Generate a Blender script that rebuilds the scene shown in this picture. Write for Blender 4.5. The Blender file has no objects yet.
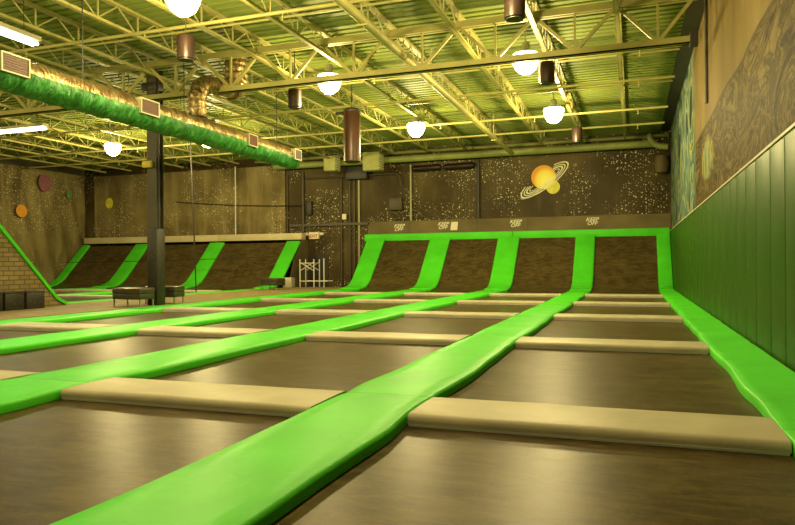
import bpy, bmesh, math, random
from mathutils import Vector, Matrix, noise
random.seed(7)
SC = bpy.context.scene
COL = SC.collection
PI = math.pi
ORD = ['zeroth','first','second','third','fourth','fifth','sixth','seventh','eighth','ninth','tenth','eleventh','twelfth',
       'thirteenth','fourteenth','fifteenth','sixteenth','seventeenth','eighteenth','nineteenth','twentieth',
       'twenty-first','twenty-second','twenty-third','twenty-fourth','twenty-fifth','twenty-sixth','twenty-seventh','twenty-eighth']

# ------------------------------------------------------------------ materials
def mat(name, col, rough=.5, spec=.5, metal=0.0, var=0.0, scale=3.0, bump=0.0, bscale=40.0, emit=None, estr=0.0, stretch=(1,1,1), detail=4.0, sheen=0.0, coat=0.0):
    m = bpy.data.materials.new(name); m.use_nodes = True
    nt = m.node_tree; N = nt.nodes; L = nt.links
    b = N['Principled BSDF']
    b.inputs['Base Color'].default_value = (*col, 1)
    b.inputs['Roughness'].default_value = rough
    b.inputs['Specular IOR Level'].default_value = spec
    b.inputs['Metallic'].default_value = metal
    if coat: b.inputs['Coat Weight'].default_value = coat
    if emit:
        b.inputs['Emission Color'].default_value = (*emit, 1)
        b.inputs['Emission Strength'].default_value = estr
    if var or bump:
        tc = N.new('ShaderNodeTexCoord'); mp = N.new('ShaderNodeMapping')
        mp.inputs['Scale'].default_value = stretch
        L.new(tc.outputs['Object'], mp.inputs['Vector'])
    if var:
        nz = N.new('ShaderNodeTexNoise'); nz.inputs['Scale'].default_value = scale; nz.inputs['Detail'].default_value = detail
        L.new(mp.outputs[0], nz.inputs['Vector'])
        cr = N.new('ShaderNodeValToRGB')
        cr.color_ramp.elements[0].position = .3; cr.color_ramp.elements[1].position = .7
        cr.color_ramp.elements[0].color = (*[c*(1-var) for c in col], 1)
        cr.color_ramp.elements[1].color = (*[min(1, c*(1+var)) for c in col], 1)
        L.new(nz.outputs['Fac'], cr.inputs['Fac']); L.new(cr.outputs['Color'], b.inputs['Base Color'])
    if bump:
        n2 = N.new('ShaderNodeTexNoise'); n2.inputs['Scale'].default_value = bscale; n2.inputs['Detail'].default_value = 3
        L.new(mp.outputs[0], n2.inputs['Vector'])
        bp = N.new('ShaderNodeBump'); bp.inputs['Strength'].default_value = bump; bp.inputs['Distance'].default_value = .02
        L.new(n2.outputs['Fac'], bp.inputs['Height']); L.new(bp.outputs['Normal'], b.inputs['Normal'])
    return m

class G:
    """small node helper"""
    def __init__(s, m):
        s.nt = m.node_tree; s.N = s.nt.nodes; s.L = s.nt.links; s.b = s.N['Principled BSDF']
        s.tc = s.N.new('ShaderNodeTexCoord')
        s.sep = s.N.new('ShaderNodeSeparateXYZ'); s.L.new(s.tc.outputs['Object'], s.sep.inputs[0])
    def put(s, sock, v):
        if hasattr(v, 'is_output'): s.L.new(v, sock)
        else: sock.default_value = v
    def math(s, op, a, b=0.0, clamp=False):
        n = s.N.new('ShaderNodeMath'); n.operation = op; n.use_clamp = clamp
        s.put(n.inputs[0], a); s.put(n.inputs[1], b); return n.outputs[0]
    def step(s, v, a, b):
        n = s.N.new('ShaderNodeMapRange'); n.interpolation_type = 'SMOOTHSTEP'
        s.put(n.inputs['Value'], v); n.inputs['From Min'].default_value = a; n.inputs['From Max'].default_value = b
        return n.outputs['Result']
    def noise(s, scale, detail=4, stretch=(1,1,1), loc=(0,0,0), dist=0.0, rough=.5):
        mp = s.N.new('ShaderNodeMapping'); mp.inputs['Scale'].default_value = stretch; mp.inputs['Location'].default_value = loc
        s.L.new(s.tc.outputs['Object'], mp.inputs['Vector'])
        n = s.N.new('ShaderNodeTexNoise'); n.inputs['Scale'].default_value = scale; n.inputs['Detail'].default_value = detail
        n.inputs['Distortion'].default_value = dist; n.inputs['Roughness'].default_value = rough
        s.L.new(mp.outputs[0], n.inputs['Vector']); return n
    def voro(s, scale, stretch=(1,1,1)):
        mp = s.N.new('ShaderNodeMapping'); mp.inputs['Scale'].default_value = stretch
        s.L.new(s.tc.outputs['Object'], mp.inputs['Vector'])
        n = s.N.new('ShaderNodeTexVoronoi'); n.inputs['Scale'].default_value = scale
        s.L.new(mp.outputs[0], n.inputs['Vector']); return n
    def mix(s, f, a, b):
        n = s.N.new('ShaderNodeMix'); n.data_type = 'RGBA'
        s.put(n.inputs[0], f)
        for i, v in ((6, a), (7, b)):
            if isinstance(v, tuple): n.inputs[i].default_value = (*v, 1)
            else: s.L.new(v, n.inputs[i])
        return n.outputs[2]
    def ramp(s, f, stops):
        n = s.N.new('ShaderNodeValToRGB'); e = n.color_ramp.elements
        while len(e) < len(stops): e.new(.5)
        for el, (p, c) in zip(e, stops): el.position = p; el.color = (*c, 1)
        s.L.new(f, n.inputs['Fac']); return n.outputs['Color']
    def bump(s, h, strength=.3, dist=.02):
        n = s.N.new('ShaderNodeBump'); n.inputs['Strength'].default_value = strength; n.inputs['Distance'].default_value = dist
        s.L.new(h, n.inputs['Height']); s.L.new(n.outputs[0], s.b.inputs['Normal'])

def stars(g, base, stretch=(1,1,1), amount=1.0):
    """white paint specks, three sizes, gathered in clouds"""
    c = base
    cloud = g.noise(.42, 3, stretch, (3.1, 1.7, .4))
    cb = g.N.new('ShaderNodeCombineXYZ'); g.L.new(g.math('ADD', g.sep.outputs[0], g.sep.outputs[1]), cb.inputs[0]); g.L.new(g.sep.outputs[2], cb.inputs[1])
    for sc, r1, lo in ((9.0, .25, .47), (5.5, .19, .45), (2.2, .085, .40)):
        v = g.N.new('ShaderNodeTexVoronoi'); v.voronoi_dimensions = '2D'; v.inputs['Scale'].default_value = sc; g.L.new(cb.outputs[0], v.inputs['Vector'])
        sp = g.N.new('ShaderNodeSeparateColor'); g.L.new(v.outputs['Color'], sp.inputs[0])
        rad = g.math('MULTIPLY', g.math('POWER', sp.outputs[0], 2.5), r1*amount)
        inside = g.math('LESS_THAN', v.outputs['Distance'], rad)
        m = g.math('MULTIPLY', inside, g.step(cloud.outputs['Fac'], lo, lo+.10))
        c = g.mix(m, c, (.62, .58, .38))
    return c

M = {}
M['green'] = mat('green_vinyl', (.080, .62, .026), .42, .12, var=.10, scale=1.3, bump=.40, bscale=4)
M['green_dim'] = mat('green_cord', (.08, .45, .03), .5)
M['cream'] = mat('cream_vinyl', (.46, .42, .30), .45, .15, var=.12, scale=2.0, bump=.35, bscale=3.5)
M['hem'] = mat('grey_hem', (.42, .44, .40), .5)
M['steel'] = mat('cream_painted_steel', (.36, .33, .11), .5, .2, var=.12, scale=2)
M['steel_green'] = mat('olive_painted_steel', (.24, .27, .08), .5, .4, var=.15, scale=2)
M['deck'] = mat('painted_roof_deck', (.20, .245, .055), .6, .12, var=.12, scale=.5)  # green bounce from the court is put into the deck colour
M['black'] = mat('black_metal', (.025, .022, .016), .5)
M['dark_brown'] = mat('brown_black_leather', (.05, .036, .02), .38, .5, var=.25, scale=6)
M['leather_side'] = mat('dark_olive_leather', (.032, .034, .018), .45, .5, var=.2, scale=6)
M['chrome'] = mat('dull_chrome', (.55, .50, .38), .3, metal=.8)
M['speaker'] = mat('dark_maroon_shell', (.018, .009, .006), .4, .3, var=.3, scale=3)
M['rust'] = mat('rusty_brown_shell', (.050, .021, .010), .38, .3, var=.55, scale=2.2, stretch=(3, 3, .3))
M['grille'] = mat('rust_red_grille', (.085, .032, .018), .6, var=.4, scale=30)
M['box_green'] = mat('pale_green_box', (.36, .37, .12), .5, var=.15, scale=3)
M['pipe'] = mat('pale_pipe', (.36, .34, .18), .45)
M['conduit'] = mat('dark_conduit', (.06, .05, .028), .5)
M['wire'] = mat('black_wire', (.02, .017, .01), .6)
M['yellow'] = mat('yellow_plastic', (.70, .52, .05), .4)
M['white'] = mat('off_white', (.75, .70, .55), .5)
M['sign_white'] = mat('sign_white', (.78, .68, .50), .5)
M['red'] = mat('sign_red', (.50, .10, .05), .5)
M['scaffold'] = mat('silver_tube', (.62, .60, .50), .4, metal=.3)
M['letters'] = mat('white_paint', (.82, .80, .66), .5)
M['void'] = mat('dark_doorway', (.02, .016, .01), .6)
M['planet_orange'] = mat('orange_paint', (.80, .36, .04), .6, var=.15, scale=4)
M['planet_purple'] = mat('purple_paint', (.30, .11, .15), .6, var=.25, scale=4)
M['planet_lime'] = mat('lime_paint', (.62, .58, .06), .6, var=.2, scale=4)
M['planet_green'] = mat('green_paint', (.12, .26, .08), .6, var=.2, scale=4)
M['ring_white'] = mat('ring_paint', (.72, .68, .46), .6, var=.2, scale=4)
M['ring_blue'] = mat('blue_mist_paint', (.20, .26, .18), .6, var=.3, scale=6)
M['lens'] = mat('lamp_lens', (.9, .85, .7), .3, emit=(1, .74, .30), estr=20)
M['tube'] = mat('fluorescent_tube', (.9, .9, .85), .3, emit=(1, .93, .66), estr=9)
M['housing'] = mat('lamp_housing', (.45, .42, .30), .4, metal=.4)
M['board'] = mat('grey_ledge_board', (.15, .12, .06), .5, .15, var=.25, scale=1.0, stretch=(.6, 1, 1))
M['wood'] = mat('cream_ledge', (.58, .50, .30), .5, var=.1, scale=2)
M['walk'] = mat('tan_walkway', (.25, .195, .09), .6, .15, var=.2, scale=2.2, stretch=(1, 1, 1))
M['floor'] = mat('dark_concrete', (.10, .08, .05), .6, var=.2, scale=1)
M['plain_wall'] = mat('dark_painted_block', (.12, .105, .06), .7, var=.2, scale=1)

# trampoline mesh: dark brown woven bed with scuffs and a sheen
m = M['bed'] = mat('woven_trampoline_bed', (.1, .08, .04), .40, .07); g = G(m)
n1 = g.noise(1.3, 8, (1, 1.6, 1), dist=.8, rough=.65); n2 = g.noise(7, 10, (.40, 1.5, 1), dist=.4, rough=.8)
c = g.ramp(n1.outputs['Fac'], [(.32, (.030, .021, .007)), (.52, (.055, .040, .014)), (.70, (.10, .074, .027))])
c = g.mix(g.math('MULTIPLY', g.step(n2.outputs['Fac'], .40, .66), .75), c, (.135, .100, .038))
sc = g.noise(2.6, 7, (3.2, .5, 1), (5, 2, 0), dist=2.2, rough=.7)
ridge = g.math('ABSOLUTE', g.math('SUBTRACT', sc.outputs['Fac'], .5))
c = g.mix(g.math('MULTIPLY', g.math('SUBTRACT', 1.0, g.step(ridge, .0, .006)), .35), c, (.24, .18, .08))
g.L.new(c, m.node_tree.nodes['Principled BSDF'].inputs['Base Color'])
rr = g.math('ADD', g.math('MULTIPLY', n2.outputs['Fac'], .16), .26); g.L.new(rr, g.b.inputs['Roughness'])
wv = g.noise(60, 2, (1, 1, 1)); g.bump(g.math('ADD', wv.outputs['Fac'], g.math('MULTIPLY', n2.outputs['Fac'], 1.5)), .05, .010)

# black wall pads, the floor strips' green bounce light put into their colour
m = M['wallpad'] = mat('green_bounce_wall_vinyl', (.05, .13, .025), .42, .10); g = G(m)
n1 = g.noise(.7, 3, (1, 1, .3)); n2 = g.noise(3, 5, (1, 1, .12))
c = g.ramp(n1.outputs['Fac'], [(.3, (.022, .066, .006)), (.7, (.036, .108, .009))])
c = g.mix(g.math('MULTIPLY', g.step(n2.outputs['Fac'], .45, .8), .4), c, (.05, .12, .02))
g.L.new(c, g.b.inputs['Base Color']); g.bump(g.noise(2.2, 3, (1, 1, .5)).outputs['Fac'], .25, .03)

# star painted back wall
m = M['starwall'] = mat('star_painted_wall', (.1, .09, .05), .5, .12); g = G(m)
n1 = g.noise(.35, 5); n2 = g.noise(2.4, 6, (1, 1, .25), dist=.4)
c = g.ramp(n1.outputs['Fac'], [(.32, (.034, .024, .008)), (.5, (.062, .045, .016)), (.68, (.115, .086, .032))])
c = g.mix(g.math('MULTIPLY', g.step(n2.outputs['Fac'], .5, .8), .35), c, (.13, .10, .042))
c = stars(g, c); g.L.new(c, g.b.inputs['Base Color']); g.bump(n2.outputs['Fac'], .2, .02)

m = M['curtain'] = mat('black_star_curtain', (.08, .07, .035), .55, .1); g = G(m)
n1 = g.noise(.5, 5); n2 = g.noise(2.0, 4, (1, 1, .12), dist=.5)
c = g.ramp(n1.outputs['Fac'], [(.3, (.085, .064, .026)), (.7, (.29, .23, .10))])
c = g.mix(g.math('MULTIPLY', g.step(n2.outputs['Fac'], .45, .75), .5), c, (.42, .34, .155))
c = stars(g, c, amount=1.05); g.L.new(c, g.b.inputs['Base Color']); g.bump(n2.outputs['Fac'], .35, .05)

# mural wall: tan upper band, dark scribbled lower band, blue and green streaks far along
m = M['mural'] = mat('painted_mural_wall', (.3, .23, .11), .6, .04); g = G(m)
Y, Z = g.sep.outputs[1], g.sep.outputs[2]
nb = g.noise(.8, 5, (1, 1, .4)); tan = g.ramp(nb.outputs['Fac'], [(.3, (.115, .082, .030)), (.7, (.20, .145, .056))])
st = g.noise(4, 5, (1, 1.4, .35), dist=.3); tan = g.mix(g.math('MULTIPLY', g.step(st.outputs['Fac'], .56, .8), .6), tan, (.30, .23, .10))
nl = g.noise(.85, 7, (1, .5, 1.2), dist=2.4, rough=.65)
low = g.ramp(nl.outputs['Fac'], [(.38, (.018, .013, .005)), (.46, (.13, .097, .038)), (.52, (.032, .023, .009)), (.60, (.165, .122, .05))])
rid = g.math('ABSOLUTE', g.math('SUBTRACT', g.noise(1.0, 3, (1, 1, .8), (2, 0, 1), dist=2.5).outputs['Fac'], .5))
low = g.mix(g.math('MULTIPLY', g.math('SUBTRACT', 1.0, g.step(rid, .01, .03)), .8), low, (.042, .032, .016))
edge = g.math('ADD', Z, g.math('MULTIPLY', g.math('SUBTRACT', g.noise(.5, 2).outputs['Fac'], .5), .25))
c = g.mix(g.step(edge, 4.55, 4.62), low, tan)
line = g.math('MULTIPLY', g.step(edge, 4.51, 4.55), g.math('SUBTRACT', 1.0, g.step(edge, 4.58, 4.62)))
c = g.mix(line, c, (.06, .045, .022))
nc = g.noise(1.1, 5, (1, .55, .35), (1, 3, 2), dist=1.5)
colr = g.ramp(nc.outputs['Fac'], [(.34, (.02, .03, .015)), (.40, (.03, .10, .13)), (.44, (.26, .32, .24)), (.50, (.05, .12, .03)), (.57, (.09, .14, .22)), (.61, (.34, .34, .08)), (.66, (.05, .07, .04))])
fy = g.math('ADD', Y, g.math('MULTIPLY', g.math('SUBTRACT', g.noise(.7, 4, (1, 1, .4), (8, 1, 1)).outputs['Fac'], .5), 4.0))
c = g.mix(g.math('MULTIPLY', g.step(fy, 20.6, 22.0), .92), c, colr)
# a small blue and yellow tag on the dark band
dx = g.math('DIVIDE', g.math('SUBTRACT', Y, 17.6), 1.5); dz = g.math('DIVIDE', g.math('SUBTRACT', Z, 3.75), .55)
rr = g.math('ADD', g.math('MULTIPLY', dx, dx), g.math('MULTIPLY', dz, dz))
tag_c = g.ramp(g.noise(2.2, 3, (1, 1, .5), (4, 4, 0), dist=1).outputs['Fac'], [(.38, (.13, .11, .05)), (.46, (.06, .22, .26)), (.54, (.34, .32, .06)), (.62, (.14, .12, .05))])
c = g.mix(g.math('MULTIPLY', g.math('SUBTRACT', 1.0, g.step(rr, .5, 1.0)), .85), c, tag_c)
g.L.new(c, g.b.inputs['Base Color']); g.bump(nl.outputs['Fac'], .3, .04)

# painted brick
m = M['brick'] = mat('painted_brick', (.4, .3, .12), .7); g = G(m)
mp = g.N.new('ShaderNodeMapping'); mp.inputs['Rotation'].default_value = (0, 0, 0)
cb = g.N.new('ShaderNodeCombineXYZ'); g.L.new(g.sep.outputs[1], cb.inputs[0]); g.L.new(g.sep.outputs[2], cb.inputs[1])
br = g.N.new('ShaderNodeTexBrick'); g.L.new(cb.outputs[0], br.inputs['Vector'])
br.inputs['Scale'].default_value = 1.0; br.inputs['Brick Width'].default_value = .34; br.inputs['Row Height'].default_value = .13
br.inputs['Mortar Size'].default_value = .016
br.inputs['Color1'].default_value = (.27, .195, .065, 1); br.inputs['Color2'].default_value = (.18, .13, .045, 1); br.inputs['Mortar'].default_value = (.09, .065, .028, 1)
g.L.new(br.outputs['Color'], g.b.inputs['Base Color'])

# foil duct wrap
m = M['foil'] = mat('wrinkled_gold_foil', (.62, .47, .20), .34, metal=.75); g = G(m)
v = g.noise(5, 5, (1, 3, 1), dist=1.0); c = g.ramp(v.outputs['Fac'], [(.3, (.12, .075, .028)), (.5, (.33, .235, .095)), (.7, (.60, .50, .27))])
g.L.new(c, g.b.inputs['Base Color']); g.bump(v.outputs['Fac'], .8, .05)
m = M['greenwrap'] = mat('green_duct_wrap', (.07, .36, .08), .4, .5); g = G(m)
v = g.noise(4, 5, (1, 2, 1), dist=1.0); c = g.ramp(v.outputs['Fac'], [(.3, (.015, .08, .015)), (.55, (.035, .20, .035)), (.75, (.10, .34, .08))])
g.L.new(c, g.b.inputs['Base Color']); g.bump(v.outputs['Fac'], .8, .05)
m = M['lattice'] = mat('black_speckled_lattice', (.03, .03, .02), .5); g = G(m)
v = g.voro(9); c = g.mix(g.step(v.outputs['Distance'], .10, .35), (.05, .045, .026), (.018, .016, .010))
g.L.new(c, g.b.inputs['Base Color'])
m = M['planet'] = mat('planet_paint', (.8, .5, .05), .6); g = G(m)   # orange limb around a yellow face, as painted
gx = g.math('DIVIDE', g.math('ADD', g.sep.outputs[0], -.12), .72); gz = g.math('DIVIDE', g.math('ADD', g.sep.outputs[2], .22), .80)
rr = g.math('SQRT', g.math('ADD', g.math('MULTIPLY', gx, gx), g.math('MULTIPLY', gz, gz)))
c = g.ramp(rr, [(.30, (.88, .84, .16)), (.72, (.86, .66, .06)), (1.0, (.72, .30, .02))])
g.L.new(c, g.b.inputs['Base Color'])

# ------------------------------------------------------------------ geometry helpers
def tag(o, label=None, cat=None, group=None, kind=None):
    if label: o['label'] = label
    if cat: o['category'] = cat
    if group: o['group'] = group
    if kind: o['kind'] = kind
    return o

def thing(name, label, cat, loc=(0, 0, 0), group=None, rz=0.0):
    o = bpy.data.objects.new(name, None); COL.objects.link(o)
    o.location = loc; o.rotation_euler = (0, 0, rz); o.empty_display_size = .1
    return tag(o, label, cat, group)

class MB:
    """collects shapes; build() links them as one mesh object"""
    def __init__(s): s.v = []; s.f = []
    def add(s, vs, fs):
        k = len(s.v); s.v += [tuple(p) for p in vs]; s.f += [tuple(i+k for i in f) for f in fs]; return s
    def box(s, x0, x1, y0, y1, z0, z1):
        return s.add([(x0,y0,z0),(x1,y0,z0),(x1,y1,z0),(x0,y1,z0),(x0,y0,z1),(x1,y0,z1),(x1,y1,z1),(x0,y1,z1)],
                     [(0,3,2,1),(4,5,6,7),(0,1,5,4),(1,2,6,5),(2,3,7,6),(3,0,4,7)])
    def rbox(s, x0, x1, y0, y1, z0, z1, r=.03, seg=2):
        bm = bmesh.new(); bmesh.ops.create_cube(bm, size=1)
        for v in bm.verts: v.co = ((x0+x1)/2+v.co.x*(x1-x0), (y0+y1)/2+v.co.y*(y1-y0), (z0+z1)/2+v.co.z*(z1-z0))
        bmesh.ops.bevel(bm, geom=list(bm.edges), offset=r, segments=seg, profile=.5, affect='EDGES')
        bm.verts.index_update()
        s.add([v.co.copy() for v in bm.verts], [[v.index for v in f.verts] for f in bm.faces]); bm.free(); return s
    def bar(s, a, b, w, h=None, up=(0, 0, 1)):
        a, b = Vector(a), Vector(b); d = (b-a).normalized(); u = Vector(up)
        if abs(d.dot(u)) > .98: u = Vector((1, 0, 0))
        r = d.cross(u).normalized(); u = r.cross(d); h = h or w
        vs = [p + r*sx*w/2 + u*sz*h/2 for p in (a, b) for sx, sz in ((-1,-1),(1,-1),(1,1),(-1,1))]
        return s.add(vs, [(0,1,2,3),(4,7,6,5),(0,4,5,1),(1,5,6,2),(2,6,7,3),(3,7,4,0)])
    def tube(s, pts, r, n=8, cap=True, radii=None):
        pts = [Vector(p) for p in pts]; rings = []; ref = None
        for i, p in enumerate(pts):
            d = (pts[min(i+1, len(pts)-1)] - pts[max(i-1, 0)]).normalized()
            if ref is None: ref = Vector((0,0,1)) if abs(d.z) < .95 else Vector((1,0,0))
            x = d.cross(ref).normalized(); ref = x.cross(d).normalized(); rad = radii[i] if radii else r
            rings.append([p + (x*math.cos(2*PI*k/n) + ref*math.sin(2*PI*k/n))*rad for k in range(n)])
        vs = [q for ring in rings for q in ring]; fs = []
        for i in range(len(rings)-1):
            for k in range(n): fs.append((i*n+k, i*n+(k+1) % n, (i+1)*n+(k+1) % n, (i+1)*n+k))
        if cap: fs.append(tuple(range(n))[::-1]); fs.append(tuple((len(rings)-1)*n+k for k in range(n)))
        return s.add(vs, fs)
    def lathe(s, prof, n=20, c=(0, 0, 0)):
        vs = [(c[0]+r*math.cos(2*PI*k/n), c[1]+r*math.sin(2*PI*k/n), c[2]+z) for r, z in prof for k in range(n)]
        fs = [(i*n+k, i*n+(k+1) % n, (i+1)*n+(k+1) % n, (i+1)*n+k) for i in range(len(prof)-1) for k in range(n)]
        fs.append(tuple(range(n))[::-1]); fs.append(tuple((len(prof)-1)*n+k for k in range(n)))
        return s.add(vs, fs)
    def build(s, name, m, parent=None, off=None, sharp=40):
        me = bpy.data.meshes.new(name)
        o3 = Vector(off) if off else Vector((0, 0, 0))
        me.from_pydata([Vector(p)-o3 for p in s.v], [], s.f)
        bm = bmesh.new(); bm.from_mesh(me); bmesh.ops.recalc_face_normals(bm, faces=bm.faces); bm.to_mesh(me); bm.free()
        me.polygons.foreach_set('use_smooth', [True]*len(me.polygons))
        me.set_sharp_from_angle(angle=math.radians(sharp))
        me.materials.append(M[m]); me.update()
        o = bpy.data.objects.new(name, me); COL.objects.link(o)
        if parent: o.parent = parent
        elif off: o.location = off
        return o

def solo(name, mb, m, label, cat, group=None, off=None, sharp=40):
    return tag(mb.build(name, m, off=off, sharp=sharp), label, cat, group)

def struct(name, mb, m): return tag(mb.build(name, m), kind='structure')

def dup(root, loc, label, rz=None):
    r = root.copy(); COL.objects.link(r); r.location = loc; r['label'] = label
    if rz is not None: r.rotation_euler = (0, 0, rz)
    for ch in list(root.children):
        c = ch.copy(); COL.objects.link(c); c.parent = r
        for gch in list(ch.children):
            d = gch.copy(); COL.objects.link(d); d.parent = c
    return r

def wob(a, b=0.0, c=0.0): return noise.noise(Vector((a, b, c)))

# ------------------------------------------------------------------ layout constants (metres; camera over the origin)
WALL_X = 1.68          # mural wall face
PAD_X = 1.60           # face of the wall pads
BACK_Y = 33.95
LEFT_X = -32.9
DECK = 7.45
ROW = 5.166            # pitch of the crosswise mats
STRIPS = [(1.01, 1.59), (-2.59, -1.70), (-6.33, -5.27), (-9.86, -8.80), (-13.36, -12.36)]
RAMP = [(29.6, 0.0), (30.1, .03), (30.5, .11), (30.85, .27), (31.15, .49), (31.5, .83), (32.0, 1.33), (32.5, 1.83), (33.0, 2.33), (33.15, 2.48)]

# ------------------------------------------------------------------ setting
struct('floor', MB().box(-34, 2.4, -3, 34.3, -.30, -.06), 'floor')
struct('wall_back', MB().box(-34, 2.4, BACK_Y, BACK_Y+.25, -.06, 8), 'starwall')
struct('wall_right', MB().box(WALL_X, WALL_X+.25, -3, BACK_Y, -.06, 8), 'mural')
struct('wall_left', MB().box(LEFT_X-.6, LEFT_X-.35, -3, BACK_Y, -.06, 8), 'plain_wall')
struct('wall_front', MB().box(-34, 2.4, -3.2, -3, -.06, 8), 'plain_wall')
b = MB(); prof = []; y = -3.0; P = .30
while y < BACK_Y:
    prof += [(y, DECK), (y+P*.58, DECK), (y+P*.62, DECK+.15), (y+P*.96, DECK+.15)]; y += P
vs = []; fs = []
for (yy, zz) in prof: vs += [(-33.5, yy, zz), (1.25, yy, zz)]
for i in range(len(prof)-1): fs.append((2*i, 2*i+1, 2*i+3, 2*i+2))
b.add(vs, fs); b.box(-33.5, 1.25, -3, BACK_Y, DECK+.17, DECK+.3)
struct('ceiling', b, 'deck')
struct('deck_edge_shade', MB().box(1.25, 1.95, -3, BACK_Y, DECK+.0, DECK+.3), 'black')  # black strip standing in for the shade where the deck nears the wall
struct('floor_walkway', MB().box(-17.0, -13.40, -2.9, 31.8, -.06, .10), 'walk')
struct('door_1', MB().box(-17.5, -16.05, BACK_Y-.04, BACK_Y+.01, 0, 1.85), 'void')
struct('trim_1', MB().box(1.585, WALL_X, 5.3, 33.4, 2.70, 2.735), 'cream')

# ------------------------------------------------------------------ trampoline court
def strip_section(x0, x1, y0, y1, seed, wall=False):
    """one padded section: rounded slab, humped over the cross mats, with a rippled edge"""
    ny = max(6, int((y1-y0)/.22)); w = x1-x0
    prof = [(.004, 0), (0, .62), (.010, .84), (.035, .97), (.2, 1.01), (.5, 1.03), (.8, 1.01), (.965, .97), (.99, .84), (1, .62), (.996, 0)]
    vs = []; fs = []; n = len(prof)
    for j in range(ny+1):
        t = j/ny; y = y0+(y1-y0)*t
        d = abs((y - ROW*round(y/ROW)) - .28)
        hump = .006*math.exp(-(d/.55)**2)
        end = 1 - .10*math.exp(-((min(t, 1-t)*(y1-y0))/.03)**2)
        sag = .008*wob(y*.8, seed*3.1)
        for (u, h) in prof:
            x = x0 + w*u
            gg = math.exp(-(d/.65)**4)
            eL = .045*wob(y*.75, seed, 1.0)*(1-gg) - .022*gg
            eR = .045*wob(y*.75, seed, 7.0)*(1-gg) - .022*gg
            if wall: eR = 0; eL += .042*gg
            x += -eL*(1-u) + eR*u
            ztop = .098 + hump + sag + .006*wob(u*4, y*1.7, seed)
            if wall: ztop += .05*u*u
            z = ztop*h*end
            vs.append((x, y, z))
    for j in range(ny):
        for k in range(n-1): fs.append((j*n+k, j*n+k+1, (j+1)*n+k+1, (j+1)*n+k))
        fs.append((j*n+n-1, j*n, (j+1)*n, (j+1)*n+n-1))
    fs.append(tuple(range(n))); fs.append(tuple(ny*n+k for k in range(n))[::-1])
    return MB().add(vs, fs)

def sweep(path, x0, x1, th, lift=0.0, crown=.012, seed=0, ripple=0.0):
    """a slab of thickness th following a (y, z) path across x0..x1"""
    pts = [Vector((0, y, z)) for y, z in path]; vs = []; fs = []
    us = [0, 0, .03, .10, .5, .90, .97, 1, 1]; hs = [0, .7, .93, 1, 1, 1, .93, .7, 0]; n = len(us)
    for i, p in enumerate(pts):
        d = (pts[min(i+1, len(pts)-1)] - pts[max(i-1, 0)]).normalized(); nr = Vector((0, -d.z, d.y))
        for u, h in zip(us, hs):
            rp = ripple*wob(p.y*3+p.z*3, seed, u)
            q = p + nr*(lift + th*h + crown*math.sin(PI*u)*(h > 0) + rp*(h > 0)); vs.append((x0+(x1-x0)*u + (rp if u in (0, 1) else 0), q.y, q.z))
    for i in range(len(pts)-1):
        for k in range(n-1): fs.append((i*n+k, i*n+k+1, (i+1)*n+k+1, (i+1)*n+k))
        fs.append((i*n+n-1, i*n, (i+1)*n, (i+1)*n+n-1))
    fs.append(tuple(range(n))); fs.append(tuple((len(pts)-1)*n+k for k in range(n))[::-1])
    return MB().add(vs, fs)

def dense(path, k=4):
    out = []
    for (a, b_), (c_, d) in zip(path[:-1], path[1:]):
        for i in range(k): out.append((a+(c_-a)*i/k, b_+(d-b_)*i/k))
    out.append(path[-1]); return out

sname = ['wavy green floor padding strip lying along the foot of the dark wall pads',
         'widest green floor padding strip, running from the camera to the ringed-planet wall',
         'green floor padding strip, third counted from the mural wall',
         'green floor padding strip, fourth counted from the mural wall',
         'green floor padding strip bordering the tan walkway with the benches']
for i, (x0, x1) in enumerate(STRIPS):
    t = thing('padding_strip', sname[i], 'padding', ((x0+x1)/2, 0, -.06), 'green strips of the front court')
    ys = [-1.2] + [ROW*n + (.30 if i != 1 else .62) for n in range(1, 6)] + [29.59]
    if i == 1: ys = [-1.2, 1.9] + ys[1:]
    for k in range(len(ys)-1):
        strip_section(x0, x1, ys[k]+.004, ys[k+1]-.004, i*5.3+k*.0, wall=(i == 0)).build('pad_section', 'green', t, off=((x0+x1)/2, 0, -.06))
# ramp strips
rname = ['narrow green ramp pad against the mural wall corner',
         'green ramp pad continuing the widest floor strip up the slope',
         'green ramp pad, third counted from the mural wall',
         'green ramp pad, fourth counted from the mural wall',
         'green ramp pad at the open end of the ramp, beside the scaffold tower']
for i, (x0, x1) in enumerate(STRIPS):
    pth = dense([(29.61, .0)]+RAMP[1:], 4)
    solo('ramp_pad', sweep(pth, x0, x1, .10, seed=i, ripple=.012, lift=.045), 'green', rname[i], 'padding', 'green pads up the near ramp')
# green top rail
bar_path = [(32.60, 2.58), (32.72, 2.82)]
b = MB()
for a, c_ in ((-13.55, -5.62), (-5.61, 1.59)):
    b.rbox(a, c_, 33.15, 33.46, 2.49, 2.86, .035)
solo('padded_top_rail', b, 'green', 'long horizontal green pad capping the ramp below the ringed-planet wall', 'padding')

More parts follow.
